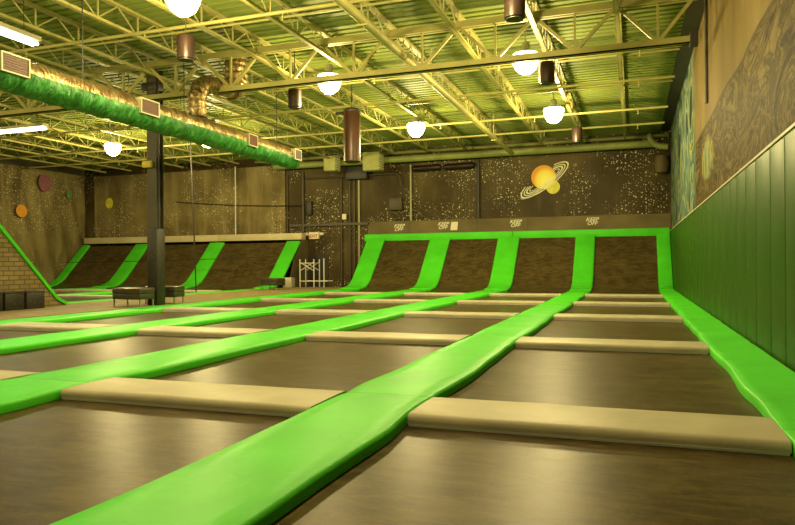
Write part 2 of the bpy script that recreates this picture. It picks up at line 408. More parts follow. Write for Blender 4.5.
lanes = [(STRIPS[1][1], STRIPS[0][0]), (STRIPS[2][1], STRIPS[1][0]), (STRIPS[3][1], STRIPS[2][0]), (STRIPS[4][1], STRIPS[3][0])]
lname = ['in the lane beside the mural wall', 'in the second lane from the mural wall', 'in the third lane from the mural wall', 'in the fourth lane, beside the tan walkway']
def mat_label(n, li): return 'cream cross mat, %s from the camera, %s lane from the mural wall' % (ORD[n], ORD[li+1])
for li, (x0, x1) in enumerate(lanes):
    for n in range(0, 6):
        y0 = ROW*n + (.70 if n else -2.0); y1 = ROW*(n+1) - .10
        if n == 5: y1 = 29.50
        xx0, xx1 = x0-.12, x1+.12
        b = MB(); NX, NY = 10, 14; vs = []; fs = []
        for j in range(NY+1):
            for i in range(NX+1):
                u, v = i/NX, j/NY
                vs.append((xx0+(xx1-xx0)*u, y0-.1+(y1-y0+.2)*v, -.003 - .03*math.sin(PI*u)*math.sin(PI*v)))
        for j in range(NY):
            for i in range(NX): fs.append((j*(NX+1)+i, j*(NX+1)+i+1, (j+1)*(NX+1)+i+1, (j+1)*(NX+1)+i))
        b.add(vs, fs)
        b.box(xx0, xx1, y0-.1, y1+.1, -.06, -.048)
        where = ('between cream mats %s and %s' % (ORD[n], ORD[n+1])) if 0 < n < 5 else ('before every cream mat' if n == 0 else 'just before the ramp')
        lab = 'brown trampoline bed, %s lane from the mural wall, %s' % (ORD[li+1], where)
        tag(b.build('trampoline_bed', 'bed', off=((x0+x1)/2, (y0+y1)/2, -.06)), lab, 'trampoline', 'trampoline beds of the front court')
    for n in range(1, 6):
        y0 = ROW*n - .10; y1 = ROW*n + .68
        t = thing('cross_mat', mat_label(n, li), 'mat', ((x0+x1)/2, (y0+y1)/2, -.06), 'cream cross mats of the front court')
        o = ((x0+x1)/2, (y0+y1)/2, -.06)
        L0, L1 = x0-.010, (x1+.010 if li else x1-.026)
        b = MB(); ns = 16; vs = []; fs = []
        prof = [(0, .016), (-.004, .045), (0, .072), (.018, .088), (.07, .097), (.5, .102), (.93, .097), (.982, .088), (1.0, .072), (1.004, .045), (1, .016)]
        for i in range(ns+1):
            x = L0+(L1-L0)*i/ns
            for (u, z) in prof:
                vs.append((x, y0+(y1-y0)*u + .008*wob(x*1.3, n, u), z + (.007*wob(x*1.8, u*2, n+li*3.3) if z > .065 else 0)))
        k = len(prof)
        for i in range(ns):
            for q in range(k-1): fs.append((i*k+q, (i+1)*k+q, (i+1)*k+q+1, i*k+q+1))
            fs.append((i*k+k-1, (i+1)*k+k-1, (i+1)*k, i*k))
        fs.append(tuple(range(k))); fs.append(tuple(ns*k+q for q in range(k))[::-1])
        b.add(vs, fs).build('mat_pad', 'cream', t, off=o)
        MB().box(L0+.01, L1-.01, y0-.004, y1+.004, .0, .018).build('base_board', 'hem', t, off=o)

# ramp beds
for li, (x0, x1) in enumerate(lanes):
    solo('ramp_bed', sweep(dense(RAMP, 3), x0-.10, x1+.10, .03, crown=0), 'bed',
         'dark trampoline bed curving up the near ramp, ' + ['beside the mural wall', 'second from the mural wall', 'third from the mural wall', 'nearest the scaffold tower'][li], 'trampoline', 'near ramp beds')
# sloping board with the lettering
t = thing('ledge_board', 'long grey sloping board above the green rail, lettered KEEP OFF four times', 'board', (-5.9, 33.6, 2.87))
o = (-5.9, 33.6, 2.87)
za, zb, ya, yb = 2.86, 3.56, 33.47, 33.78
for a, c_ in ((-13.5, -11.17), (-11.16, -7.52), (-7.51, -4.95), (-4.94, 1.66)):
    MB().add([(a, ya, za), (c_, ya, za), (c_, yb, zb), (a, yb, zb), (a, BACK_Y-.01, za), (c_, BACK_Y-.01, za), (c_, BACK_Y-.01, zb), (a, BACK_Y-.01, zb)],
             [(0, 1, 2, 3), (4, 7, 6, 5), (0, 4, 5, 1), (3, 2, 6, 7), (0, 3, 7, 4), (1, 5, 6, 2)]).build('board_panel', 'board', t, off=o)

def text_mesh(txt, size, shear=.0, extrude=.004):
    cu = bpy.data.curves.new('lettering', 'FONT'); cu.body = txt; cu.size = size; cu.shear = shear; cu.extrude = extrude
    cu.align_x = 'CENTER'; cu.space_line = .78; cu.offset = .004
    ob = bpy.data.objects.new('lettering', cu); COL.objects.link(ob)
    bpy.context.view_layer.update()
    me = bpy.data.meshes.new_from_object(ob.evaluated_get(bpy.context.evaluated_depsgraph_get()))
    bpy.data.objects.remove(ob); return me
tilt = math.atan2(zb-za, yb-ya)
kme = text_mesh('KEEP\nOFF', .27, .25); kme.materials.clear(); kme.materials.append(M['letters'])
for k, (kx, kz) in enumerate(((-11.75, 3.22), (-9.33, 3.26), (-5.57, 3.28), (-1.87, 3.28))):
    f = (kz-za)/(zb-za)
    ob = bpy.data.objects.new('lettering', kme); COL.objects.link(ob); ob.parent = t
    ob.rotation_euler = (tilt, 0, 0)
    ob.location = Vector((kx, ya+(yb-ya)*f-.008, kz+.004)) - Vector(o)
    ob['label'] = 'white slanted lettering KEEP OFF'
kp = MB().bar((-8.72, ya+(yb-ya)*.2-.006, za+(zb-za)*.2), (-8.72, ya+(yb-ya)*.82-.006, za+(zb-za)*.82), .36, .01, up=(0, -1, .45))
kp.build('pale_patch', 'white', t, off=o)

# ------------------------------------------------------------------ far court beyond the walkway
far = [(-17.95, -17.02), (-23.2, -22.2), (-28.5, -27.5), (-32.6, -32.0)]
fname = ['bordering the tan walkway by the brick side', 'second from the walkway', 'third from the walkway', 'in the corner by the star curtain']
for i, (x0, x1) in enumerate(far):
    t = thing('padding_strip', 'green floor strip of the far court, ' + fname[i], 'padding', ((x0+x1)/2, 20, -.06), 'green strips of the far court')
    ys = [16.15, ROW*4+.3, ROW*5+.3, 29.59]
    for k in range(3): strip_section(x0, x1, ys[k]+.004, ys[k+1]-.004, 40+i).build('pad_section', 'green', t, off=((x0+x1)/2, 20, -.06))
    solo('ramp_pad', sweep(dense([(29.61, .0)]+RAMP[1:], 4), x0-(.22 if i == 0 else 0), x1-(.30 if i == 0 else 0), .10, seed=i+20, ripple=.012, lift=.045), 'green',
         'green pad up the far court ramp, ' + ['at its end by the scaffold tower', 'second from the scaffold tower', 'beside the padded black column', 'in the corner by the star curtain'][i], 'padding', 'green pads up the far ramp')
flane = [(far[1][1], far[0][0]), (far[2][1], far[1][0]), (far[3][1], far[2][0])]
fl = ['nearest the walkway', 'in the middle lane', 'by the star curtain']
for li, (x0, x1) in enumerate(flane):
    for n in (3, 4, 5):
        y0 = ROW*n+.70 if n > 3 else 16.1; y1 = ROW*(n+1)-.1 if n < 5 else 29.50
        b = MB().box(x0-.1, x1+.1, y0-.08, y1+.08, -.06, -.004)
        tag(b.build('trampoline_bed', 'bed', off=((x0+x1)/2, (y0+y1)/2, -.06)), 'far court bed %s, %s' % (fl[li], ['', '', '', 'at the foot of the brick ramp', 'between the two cream mats', 'before the capped ramp'][n]), 'trampoline', 'trampoline beds of the far court')
        if n > 3:
            t = thing('cross_mat', 'cream far court mat %s, %s' % (fl[li], 'closer to the brick ramp' if n == 4 else 'closer to the capped ramp'), 'mat', ((x0+x1)/2, ROW*n+.3, -.06), 'cream mats of the far court')
            o = ((x0+x1)/2, ROW*n+.3, -.06)
            MB().rbox(x0+.034, x1-.034, ROW*n-.1, ROW*n+.68, .02, .13, .03).build('mat_pad', 'cream', t, off=o)
            MB().box(x0+.04, x1-.04, ROW*n-.09, ROW*n+.67, .0, .02).build('base_board', 'hem', t, off=o)
    solo('ramp_bed', sweep(dense(RAMP, 3), x0-.10, x1+.10, .03, crown=0), 'bed', 'dark far ramp bed under the cream cap, ' + ['nearest the scaffold tower', 'behind the black padded column', 'beside the star curtain'][li], 'trampoline', 'far ramp beds')
b = MB()
for a, c_ in ((-32.6, -27.61), (-27.6, -22.71), (-22.7, -17.3)): b.rbox(a, c_, 33.17, 33.7, 2.66, 3.03, .02)
solo('cream_cap_rail', b, 'wood', 'long cream cap board along the top of the far court ramp', 'board')
# closed end of the far ramp
solo('ramp_end_panel', MB().add([(x, y, z) for x in (-17.30, -17.27) for y, z in ((31.6, .10), (33.9, .10), (33.9, 2.65), (33.2, 2.65), (32.9, 2.2), (32.2, 1.5))],
     [(0, 1, 2, 3, 4, 5), (11, 10, 9, 8, 7, 6)] + [(k, (k+1) % 6, (k+1) % 6+6, k+6) for k in range(6)]), 'board', 'grey end panel of the far ramp, beside the dark doorway', 'panel')

# brick sided ramp facing the far court
t = thing('brick_ramp', 'ramp with a tan brick patterned side and a thin green edge', 'ramp', (-16.7, 14, 0))
o = (-16.7, 14, 0)
sec = [(15.95, .1), (15.6, .28), (13.55, 2.50), (12.4, 3.75), (9.0, 3.75), (9.0, .1), (15.95, .1)]
def prism(sec, xa, xb):
    n = len(sec); vs = [(xa, y, z) for y, z in sec] + [(xb, y, z) for y, z in sec]
    return MB().add(vs, [tuple(range(n)), tuple(range(n, 2*n))[::-1]] + [(i, (i+1) % n, (i+1) % n+n, i+n) for i in range(n)])
prism(sec, -16.42, -16.56).build('side_panel', 'brick', t, off=o)
prism([(y-.03, max(z-.03, .1)) for y, z in sec[:4]] + [(12.3, 3.5), (15.4, .1)], -16.57, -31.5).build('ramp_bed', 'bed', t, off=o)
b = MB()
for (a, c_) in zip(sec[:3], sec[1:4]): b.bar((-16.48, a[0]+.03, a[1]+.05), (-16.48, c_[0]+.03, c_[1]+.05), .22, .09, up=(0, .7, .7))
b.build('edge_pad', 'green', t, off=o)

# ------------------------------------------------------------------ wall pads along the mural wall
ys = [5.4, 6.4, 7.45, 8.49, 9.34, 10.37, 11.27, 12.19, 13.03, 14.2, 15.4, 16.65, 17.6, 18.6, 19.7, 20.8, 22.0, 23.1, 24.4, 25.5, 26.7, 27.9, 29.1, 30.3, 31.6, 33.1]
for k in range(len(ys)-1):
    b = MB().rbox(PAD_X, WALL_X-.002, ys[k]+.012, ys[k+1]-.012, .10, 2.70, .022, 3)
    tag(b.build('wall_pad', 'wallpad', off=(PAD_X+.08, (ys[k]+ys[k+1])/2, .06)), 'tall dark green padded wall panel, %s from the camera end' % ORD[k+1], 'wall pad', 'dark green wall pads')

# ------------------------------------------------------------------ roof framing
JX0, JP, NJ = -.32, 1.85, 18
JZ = 6.87
t = thing('roof_joist', 'cream open-web roof joist, first from the mural wall', 'roof joist', (JX0, 0, JZ), 'open-web roof joists')
b = MB(); b.box(-.075, .075, -2.9, 33.2, DECK-JZ-.065, DECK-JZ-.002); b.build('top_chord', 'steel', t)
b = MB()
for sx in (-.05, .03): b.box(sx, sx+.022, -2.9, 32.2, 0, .07)
b.box(-.06, .06, -2.9, 32.2, 0, .015); b.build('bottom_chord', 'steel', t)
b = MB(); pan = 1.3; y = -2.9
while y + pan < 32.4:
    b.tube([(0, y, DECK-JZ-.05), (0, y+pan/2, .04)], .02, 5); b.tube([(0, y+pan/2, .04), (0, y+pan, DECK-JZ-.05)], .02, 5)
    b.bar((0, y+pan/2+.03, .04), (0, y+pan/2+.03, DECK-JZ-.05), .03)
    y += pan
b.build('web', 'steel', t)
for k in range(1, NJ-1):
    dup(t, (JX0-JP*k, 0, JZ), 'cream open-web roof joist, %s from the mural wall' % ORD[k+1])

def girder(Yg, label, x1=1.36, x0=-32.9):
    zb_, zt = 6.08, 7.20
    t = thing('roof_girder', label, 'roof girder', (-5, Yg, zb_), 'roof girders'); o = (-5, Yg, zb_)
    b = MB()
    b.box(x0, x1, Yg-.10, Yg+.10, zt-.02, zt+.0); b.box(x0, x1, Yg-.10, Yg-.03, zt-.16, zt-.02); b.box(x0, x1, Yg+.03, Yg+.10, zt-.16, zt-.02); b.build('top_chord', 'steel', t, off=o)
    b = MB(); b.box(x0, x1-.12, Yg-.09, Yg+.09, zb_, zb_+.02); b.box(x0, x1-.12, Yg-.09, Yg-.03, zb_, zb_+.15); b.box(x0, x1-.12, Yg+.03, Yg+.09, zb_, zb_+.15); b.build('bottom_chord', 'steel', t, off=o)
    b = MB(); k = 0
    while True:
        xa = JX0-JP*k; xm = xa-JP/2
        if xm < x0: break
        b.bar((xa, Yg, zt-.1), (xm, Yg, zb_+.1), .075); b.bar((xm, Yg, zb_+.1), (xa-JP, Yg, zt-.1), .075)
        b.bar((xm, Yg, zb_+.1), (xm, Yg, zt-.1), .05); k += 1
    b.bar((JX0, Yg, zt-.1), (.55, Yg, zb_+.1), .075); b.bar((.55, Yg, zb_+.1), (1.3, Yg, zt-.1), .075); b.bar((.55, Yg, zb_+.1), (.55, Yg, zt-.1), .05)
    b.build('web', 'steel', t, off=o)
    MB().box(x1-.16, x1, Yg-.14, Yg+.14, zb_-.05, zb_+.22).build('wall_bracket', 'black', t, off=o)
    return t
girder(16.0, 'deep cream truss girder crossing the hall, ending on a black wall bracket')

# bridging rods across the joists
for i, (yy, zz) in enumerate(((10.2, 6.95), (13.6, 6.95), (19.3, 6.95), (22.6, 6.95), (26.2, 6.95), (29.4, 6.95))):
    solo('bridging_rod', MB().bar((-32.8, yy, zz), (1.2, yy, zz), .04), 'steel', 'thin cream rod tying the roof joists together, %s from the camera' % ORD[i+1], 'rod', 'bridging rods across the roof')
# sprinkler pipes
t = thing('sprinkler_main', 'thick cream sprinkler main pipe running along the roof to the planet wall', 'pipe', (-5.42, 16, 6.55))
MB().tube([(-5.42, -2.8, 6.5), (-5.42, 31.9, 6.5)], .105, 12).build('pipe', 'steel', t, off=(-5.42, 16, 6.55))
b = MB()
for yy in (4, 8.5, 13.2, 18.4, 23, 27.5): b.tube([(-5.42, yy, 6.5), (-5.42, yy, DECK)], .02, 6); b.box(-5.54, -5.30, yy-.03, yy+.03, 6.36, 6.40)
b.build('hanger', 'steel', t, off=(-5.42, 16, 6.55))
for i, yy in enumerate((13.0, 18.5, 21.6, 25.7, 28.6)):
    t = thing('sprinkler_branch', 'slim sprinkler branch pipe crossing under the joists, %s from the camera' % ORD[i+1], 'pipe', (-5, yy, 6.72), 'sprinkler branch pipes')
    MB().tube([(-32, yy, 6.822), (1.2, yy, 6.822)], .042, 8).build('pipe', 'steel', t, off=(-5, yy, 6.72))
    for k in range(8):
        xx = .2 - 3.7*k
        MB().lathe([(.018, .2), (.018, .1), (.012, .02), (.045, .012), (.045, .0), (.01, -.01)], 8, (0, 0, 0)).build('sprinkler_head', 'steel', t).location = (xx+5, 0, -.08)
# beams and pipe along the top of the back wall
solo('back_pipe', MB().tube([(-19.0, 33.2, 6.77), (1.05, 33.2, 6.77)], .17, 14), 'steel_green', 'fat olive pipe along the top of the back wall', 'pipe')
solo('upper_back_pipe', MB().tube([(-20.4, 33.5, 7.17), (1.6, 33.5, 7.17)], .09, 10), 'steel_green', 'slimmer olive pipe just above the fat one on the back wall', 'pipe')
solo('flexible_elbow', MB().tube([(.75, 32.7, 7.1), (.78, 32.6, 6.85), (.9, 32.55, 6.65), (1.15, 32.5, 6.52), (1.5, 32.5, 6.47)], .14, 12), 'steel_green', 'curved green hose elbow in the corner by the mural', 'pipe')
solo('corner_speaker', MB().lathe([(.05, -.45), (.26, -.38), (.33, 0), (.26, .4), (.05, .48)], 16, (1.28, 33.6, 5.85)), 'board', 'small dull brown rounded fixture in the top corner beside the mural', 'fixture')
solo('tall_wall_pipe', MB().tube([(WALL_X-.04, 17.2, 5.0), (WALL_X-.04, 17.2, DECK)], .035, 8), 'conduit', 'dark upright pipe on the upper tan part of the mural wall', 'pipe')

# ------------------------------------------------------------------ lamps
LZ = 6.20
def make_lamp(loc, label):
    t = thing('pendant_bay_lamp', label, 'lamp', loc, 'glowing high bay lamps')
    MB().lathe([(.12, .0), (.25, .10), (.33, .27), (.36, .44), (.33, .50)], 24).build('lens', 'lens', t)
    MB().lathe([(.35, .48), (.28, .54), (.12, .58), (.10, .80), (.05, .83)], 20).build('housing', 'housing', t)
    MB().tube([(0, 0, .80), (0, 0, DECK-loc[2]+.05)], .015, 6).build('stem', 'steel', t)
    return t
lamps = [(-8.3, 11.0, 'glowing high bay lamp with a broad cone lens, the largest seen'),
         (-8.2, 17.5, 'glowing high bay lamp just beyond the truss girder, above the hanging rust cylinder'),
         (-2.6, 17.5, 'glowing high bay lamp beside the maroon speaker beyond the girder'),
         (-2.6, 24.0, 'small bright lamp high above the ringed planet'),
         (-7.9, 24.7, 'small bright lamp between the sprinkler main and the rust cylinder'),
         (-16.7, 23.7, 'small bright lamp under the end of the green duct'),
         (-21.8, 23.9, 'small bright lamp seen through the far joists beside the steel column')]
l0 = None
LIGHTS = []
def put_lamp(x, y, lab):
    global l0
    if l0 is None: l0 = make_lamp((x, y, LZ), lab)
    else: dup(l0, (x, y, LZ), lab)
    LIGHTS.append((x, y))
for (x, y, lab) in lamps: put_lamp(x, y, lab)
for (x, y) in ((-2.6, 11.0), (-2.6, 3.5), (-9.0, 3.5), (-14.5, 5.5), (-21.8, 8.0), (-28.0, 12.5)):  # unseen lamps added to brighten the hall
    put_lamp(x, y, 'added high bay lamp overhead, out of view')
for (x, y) in LIGHTS:
    ld = bpy.data.lights.new('lamp_glow', 'POINT'); ld.energy = 620*(1.5 if y > 23 else (.75 if y < 5 else 1.0)); ld.color = (1, .80, .35); ld.shadow_soft_size = .16
    lo = bpy.data.objects.new('lamp_glow', ld); COL.objects.link(lo); lo.location = (x, y, LZ-.16)

def strip_light(a, bb, label):
    a, bb = Vector(a), Vector(bb); c = (a+bb)/2
    t = thing('strip_light', label, 'lamp', c, 'fluorescent strip lights')
    up = Vector((0, 0, .12)); d = (bb-a).normalized()
    b = MB().bar(a+up, bb+up, .26, .10); b.build('housing', 'housing', t, off=c)
    side = d.cross(Vector((0, 0, 1)))*.07
    for s in (-1, 1): MB().tube([a+side*s+d*.05, bb+side*s-d*.05], .035, 8).build('tube', 'tube', t, off=c)
    b = MB()
    for f in (.15, .85): p = a.lerp(bb, f); b.tube([p+up, (p.x, p.y, DECK)], .01, 5)
    b.build('hanger', 'wire', t, off=c)
    ld = bpy.data.lights.new('tube_glow', 'AREA'); ld.shape = 'RECTANGLE'; ld.size = (bb-a).length; ld.size_y = .2; ld.energy = 150; ld.color = (1, .9, .6)
    lo = bpy.data.objects.new('tube_glow', ld); COL.objects.link(lo); lo.location = c - Vector((0, 0, .05)); lo.rotation_euler = (0, 0, math.atan2(d.y, d.x))
strip_light((-12.7, 9.3, 6.3), (-12.7, 11.6, 6.3), 'fluorescent strip light hanging above the foil duct, over its first grille')
strip_light((-22.6, 18.7, 6.3), (-20.1, 18.7, 6.3), 'fluorescent strip light far off below the green duct')

# ------------------------------------------------------------------ cylinder speakers
def make_speaker(loc, label):
    t = thing('pendant_speaker', label, 'speaker', loc, 'cylindrical pendant speakers')
    MB().lathe([(.15, -.26), (.19, -.24), (.195, .22), (.17, .26), (.05, .28)], 20).build('shell', 'speaker', t)
    MB().lathe([(.02, -.275), (.16, -.27), (.16, -.255), (.02, -.255)], 20).build('grille', 'black', t)
    MB().tube([(0, 0, .27), (0, 0, DECK-loc[2])], .012, 6).build('cable', 'wire', t)
    return t
sp = [(-9.11, 12.17, 'maroon cylinder speaker hanging just under the largest lamp'),
      (-9.05, 17.0, 'black cylinder speaker hanging under the girder between two bright lamps'),
      (-2.01, 12.24, 'maroon cylinder speaker cut by the top edge, before the girder'),
      (-1.99, 16.91, 'maroon cylinder speaker right beside a glowing lamp'),
      (-1.93, 25.55, 'small far speaker near the back wall above the ringed planet')]
s0 = make_speaker((sp[0][0], sp[0][1], 6.0), sp[0][2])
for x, y, lab in sp[1:]: dup(s0, (x, y, 6.0), lab)

# ------------------------------------------------------------------ foil duct
t = thing('air_duct', 'long round air duct, gold foil above and green wrap below', 'duct', (-11, 15, 4.92)); o = (-11, 15, 4.92)
def halftube(y0, y1, r, a0, a1, seed, n=14):
    ny = int((y1-y0)/.10); vs = []; fs = []
    for j in range(ny+1):
        y = y0+(y1-y0)*j/ny
        for k in range(n+1):
            a = a0+(a1-a0)*k/n; rr = r + .028*wob(y*3.5, a*2.0, seed) + .018*wob(y*9, a*4, seed) + .012*math.sin(y*14)
            vs.append((-11+rr*math.cos(a), y, 4.92+rr*math.sin(a)))
    for j in range(ny):
        for k in range(n): fs.append((j*(n+1)+k, j*(n+1)+k+1, (j+1)*(n+1)+k+1, (j+1)*(n+1)+k))
    return MB().add(vs, fs)
halftube(3.0, 20.5, .33, -.05, PI+.05, 1).build('foil_wrap', 'foil', t, off=o, sharp=80)
halftube(3.0, 20.5, .36, PI+.02, 2*PI-.02, 5).build('green_wrap', 'greenwrap', t, off=o, sharp=80)
for y0, y1 in ((8.95, 9.5), (12.55, 13.12), (17.1, 17.55), (19.95, 20.35)):
    r = MB()
    xa, xb = -10.78, -10.60
    r.box(xa, xb, y0-.03, y1+.03, 4.80, 4.83); r.box(xa, xb, y0-.03, y1+.03, 5.13, 5.16); r.box(xa, xb, y0-.03, y0, 4.83, 5.13); r.box(xa, xb, y1, y1+.03, 4.83, 5.13)
    rg = r.build('register', 'pipe', t, off=o)
    gr = MB().box(xa, xb-.02, y0, y1, 4.83, 5.13)
    for q in range(6): gr.box(xb-.02, xb-.01, y0, y1, 4.845+q*.048, 4.865+q*.048)
    gg = gr.build('grille', 'grille', None, off=o); gg.location = (0, 0, 0); gg.parent = rg
ec = MB().lathe([(.01, 0), (.33, 0), (.33, .03), (.01, .03)], 20).build('end_cap', 'steel_green', t); ec.rotation_euler = (-PI/2, 0, 0); ec.location = (0, 5.5, 0)
b = MB()
for yy in (5, 8, 11.2, 14.6, 19.4): b.tube([(-11, yy, 5.2), (-11, yy, DECK)], .012, 5)
b.build('hanger', 'wire', t, off=o)
t = thing('foil_riser', 'crinkled foil flexible duct bending from the roof down into the long duct', 'duct', (-11, 16.2, 5.3)); o = (-11, 16.2, 5.3)
def flex(path, r, n=14):
    pts = [Vector(p) for p in path]; out = []
    for a, c_ in zip(pts[:-1], pts[1:]):
        k = max(2, int((c_-a).length/.05)); out += [a.lerp(c_, i/k) for i in range(k)]
    out.append(pts[-1]); return MB().tube(out, r, n, radii=[r*(1+.06*math.sin(i*1.9)) for i in range(len(out))])
flex([(-11, 17.05, DECK-.02), (-11, 17.05, 6.75), (-11, 16.95, 6.5), (-11, 16.7, 6.38)], .33).build('riser', 'foil', t, off=o, sharp=80)
flex([(-11, 16.7, 6.38), (-11, 16.1, 6.30), (-11, 15.6, 6.24), (-11, 15.3, 6.10), (-11, 15.15, 5.80), (-11, 15.15, 5.27)], .24).build('elbow', 'foil', t, off=o, sharp=80)

# ------------------------------------------------------------------ steel column, benches, boxes
cx, cy = -13.60, 16.66
t = thing('steel_column', 'tall dark steel column between the benches, its foot wrapped in black padding', 'column', (cx, cy, .12)); o = (cx, cy, .12)
b = MB(); b.box(cx-.17, cx+.17, cy-.17, cy-.14, .10, 7.2); b.box(cx-.17, cx+.17, cy+.14, cy+.17, .10, 7.2); b.box(cx-.02, cx+.02, cy-.15, cy+.15, .10, 7.2)
b.build('shaft', 'conduit', t, off=o)
MB().rbox(cx-.19, cx+.19, cy-.19, cy+.19, .10, 2.40, .03).build('padding', 'lattice', t, off=o)
MB().rbox(cx-.36, cx+.18, cy-.2, cy+.2, 6.55, 6.80, .05).build('bracket', 'black', t, off=o)
ob = MB().rbox(cx-.26, cx+.06, cy-.30, cy-.17, 4.22, 4.42, .03).build('junction_box', 'yellow', t, off=o); ob['label'] = 'yellow box'
b = MB().tube([(cx+.2, cy-.10, 2.4), (cx+.2, cy-.10, 7.1)], .03, 6); b.build('conduit', 'black', t, off=o)

def make_bench(loc, label, rz):
    t = thing('bench', label, 'bench', loc, 'dark leather benches', rz)
    MB().rbox(-.54, .54, -.31, .31, .36, .54, .04).build('cushion', 'dark_brown', t)
    MB().rbox(-.53, .53, -.30, .30, .20, .36, .02).build('base_frame', 'leather_side', t)
    for sx in (-.49, .49):
        for sy in (-.26, .26): MB().bar((sx, sy, 0), (sx, sy, .21), .035).build('leg', 'chrome', t)
    return t
b0 = make_bench((-13.98, 16.12, .10), 'dark leather bench in front of the padded steel column', -.06)
dup(b0, (-13.97, 17.5, .10), 'dark leather bench just behind the padded steel column', .12)
dup(b0, (-16.25, 28.2, .10), 'dark leather bench near the scaffold tower and the far ramp', -.3)

def make_crate(loc, label):
    t = thing('storage_cube', label, 'storage box', loc, 'black storage cubes against the brick')
    MB().rbox(-.24, .24, -.30, .30, 0, .46, .02).build('body', 'lattice', t)
    MB().rbox(-.25, .25, -.31, .31, .46, .50, .015).build('lid', 'black', t)
    return t
q0 = make_crate((-16.14, 14.42, .10), 'black storage cube against the brick, nearest the green edge')
dup(q0, (-16.14, 13.75, .10), 'black storage cube against the brick, middle of the three')
dup(q0, (-16.14, 13.08, .10), 'black storage cube against the brick, cut by the photo edge')

# scaffold tower
t = thing('scaffold_tower', 'silver scaffold tower standing before the dark doorway', 'scaffold', (-15.55, 31.4, .10)); o = (-15.55, 31.4, .10)
xs, yy2 = (-16.3, -15.5), (31.05, 31.7)
b = MB()
for x in xs:
    for y in yy2: b.tube([(x, y, .10), (x, y, 1.55)], .032, 6)
for x in (-15.05,): b.tube([(x, 31.3, .10), (x, 31.3, 1.6)], .032, 6)
b.build('post', 'scaffold', t, off=o)
b = MB()
for y in yy2:
    b.tube([(-16.3, y, .42), (-14.75, y, .42)], .028, 6); b.tube([(-16.3, y, 1.35), (-15.5, y, 1.35)], .025, 6)
    b.tube([(-16.3, y, .95), (-15.5, y, 1.4)], .022, 6); b.tube([(-16.3, y, 1.4), (-15.5, y, .95)], .022, 6)
for x in xs: b.tube([(x, 31.05, .42), (x, 31.7, .42)], .025, 6); b.tube([(x, 31.05, 1.35), (x, 31.7, 1.35)], .025, 6)
b.build('brace', 'scaffold', t, off=o)
solo('stacked_crate', MB().rbox(-16.95, -16.45, 30.4, 30.8, .10, .62, .03), 'housing', 'dull grey crate between the far ramp and the scaffold tower', 'crate')

# ------------------------------------------------------------------ back wall fittings
t = thing('exit_sign', 'small white EXIT sign with two lamp heads, above the doorway', 'sign', (-16.87, 33.85, 2.9)); o = (-16.87, 33.85, 2.9)
MB().rbox(-17.18, -16.56, 33.80, 33.94, 2.70, 3.09, .02).build('sign_box', 'sign_white', t, off=o)
for x in (-17.33, -16.38): MB().rbox(x-.12, x+.12, 33.72, 33.92, 2.90, 3.06, .04).build('lamp_head', 'white', t, off=o)
eme = text_mesh('EXIT', .24); eme.materials.clear(); eme.materials.append(M['red'])
eo = bpy.data.objects.new('lettering', eme); COL.objects.link(eo); eo.parent = t; eo.rotation_euler = (PI/2, 0, 0); eo.location = (0, -.06, -.10)

def vpipe(x, z0, z1, r, m, label, y=33.86):
    solo('wall_conduit', MB().tube([(x, y, z0), (x, y, z1)], r, 8), m, label, 'pipe', 'upright pipes on the back wall')
vpipe(-17.55, .1, 6.5, .09, 'conduit', 'dark upright pipe beside the EXIT sign')
vpipe(-15.2, .1, 6.05, .055, 'conduit', 'dark upright pipe, first after the EXIT sign towards the ramp')
vpipe(-14.69, .1, 5.86, .06, 'conduit', 'dark upright pipe under the black wall box, nearest the EXIT sign')
vpipe(-14.42, .1, 5.86, .06, 'conduit', 'dark upright pipe under the black wall box, in its middle')
vpipe(-14.14, .1, 5.86, .06, 'pipe', 'pale upright pipe under the black wall box, nearest the ramp')
vpipe(-11.15, 3.57, 6.55, .055, 'pipe', 'pale upright pipe where the ledge board panels meet')
vpipe(-7.5, 3.57, 6.6, .10, 'black', 'black upright post between the plain stars and the ringed planet', 33.84)
vpipe(-18.55, 3.05, 6.6, .04, 'conduit', 'thin dark pipe just past the end of the cream cap')
solo('wall_ledge', MB().box(-18.4, -13.6, 33.80, 33.93, 3.42, 3.56), 'conduit', 'dark horizontal rail on the wall above the EXIT sign', 'rail')
solo('wall_rail_pipe', MB().tube([(-17.3, 33.78, 6.10), (-12.05, 33.78, 6.12), (-11.75, 33.78, 6.0), (-11.65, 33.78, 5.4)], .05, 8), 'conduit', 'dark pipe running level under the two green vent boxes', 'pipe')
solo('wall_box', MB().rbox(-14.72, -13.5, 33.4, 33.93, 5.88, 6.58, .03), 'black', 'large black box on the wall below the hanging rust cylinder', 'box')
for (a, c_, z0, z1, lab) in ((-15.55, -14.85, 6.25, 7.06, 'pale green vent box nearer the EXIT sign side of the black wall box'), (-13.3, -12.35, 6.15, 7.12, 'larger pale green vent box on the ramp side of the black wall box')):
    t = thing('vent_box', lab, 'vent', ((a+c_)/2, 32.4, z0), 'pale green vent boxes'); o = ((a+c_)/2, 32.4, z0)
    MB().rbox(a, c_, 32.35, 33.02, z0, z1, .05).build('casing', 'box_green', t, off=o)
    b = MB()
    for q in range(6): b.box(c_-.001, c_+.03, 32.42, 32.95, z0+.1+q*.13, z0+.14+q*.13)
    b.build('louver', 'white', t, off=o)
solo('junction_box', MB().rbox(-17.32, -16.97, 33.72, 33.94, 4.05, 4.82, .03), 'black', 'dark junction box on the pipe above the EXIT sign', 'box')
solo('junction_box', MB().rbox(-12.35, -11.63, 33.73, 33.94, 4.16, 4.82, .03), 'conduit', 'dark junction box above the first KEEP OFF lettering', 'box')
solo('wall_switch', MB().rbox(-15.1, -14.85, 33.72, 33.80, 3.74, 4.04, .02), 'white', 'small white switch box on the upright pipes', 'switch')
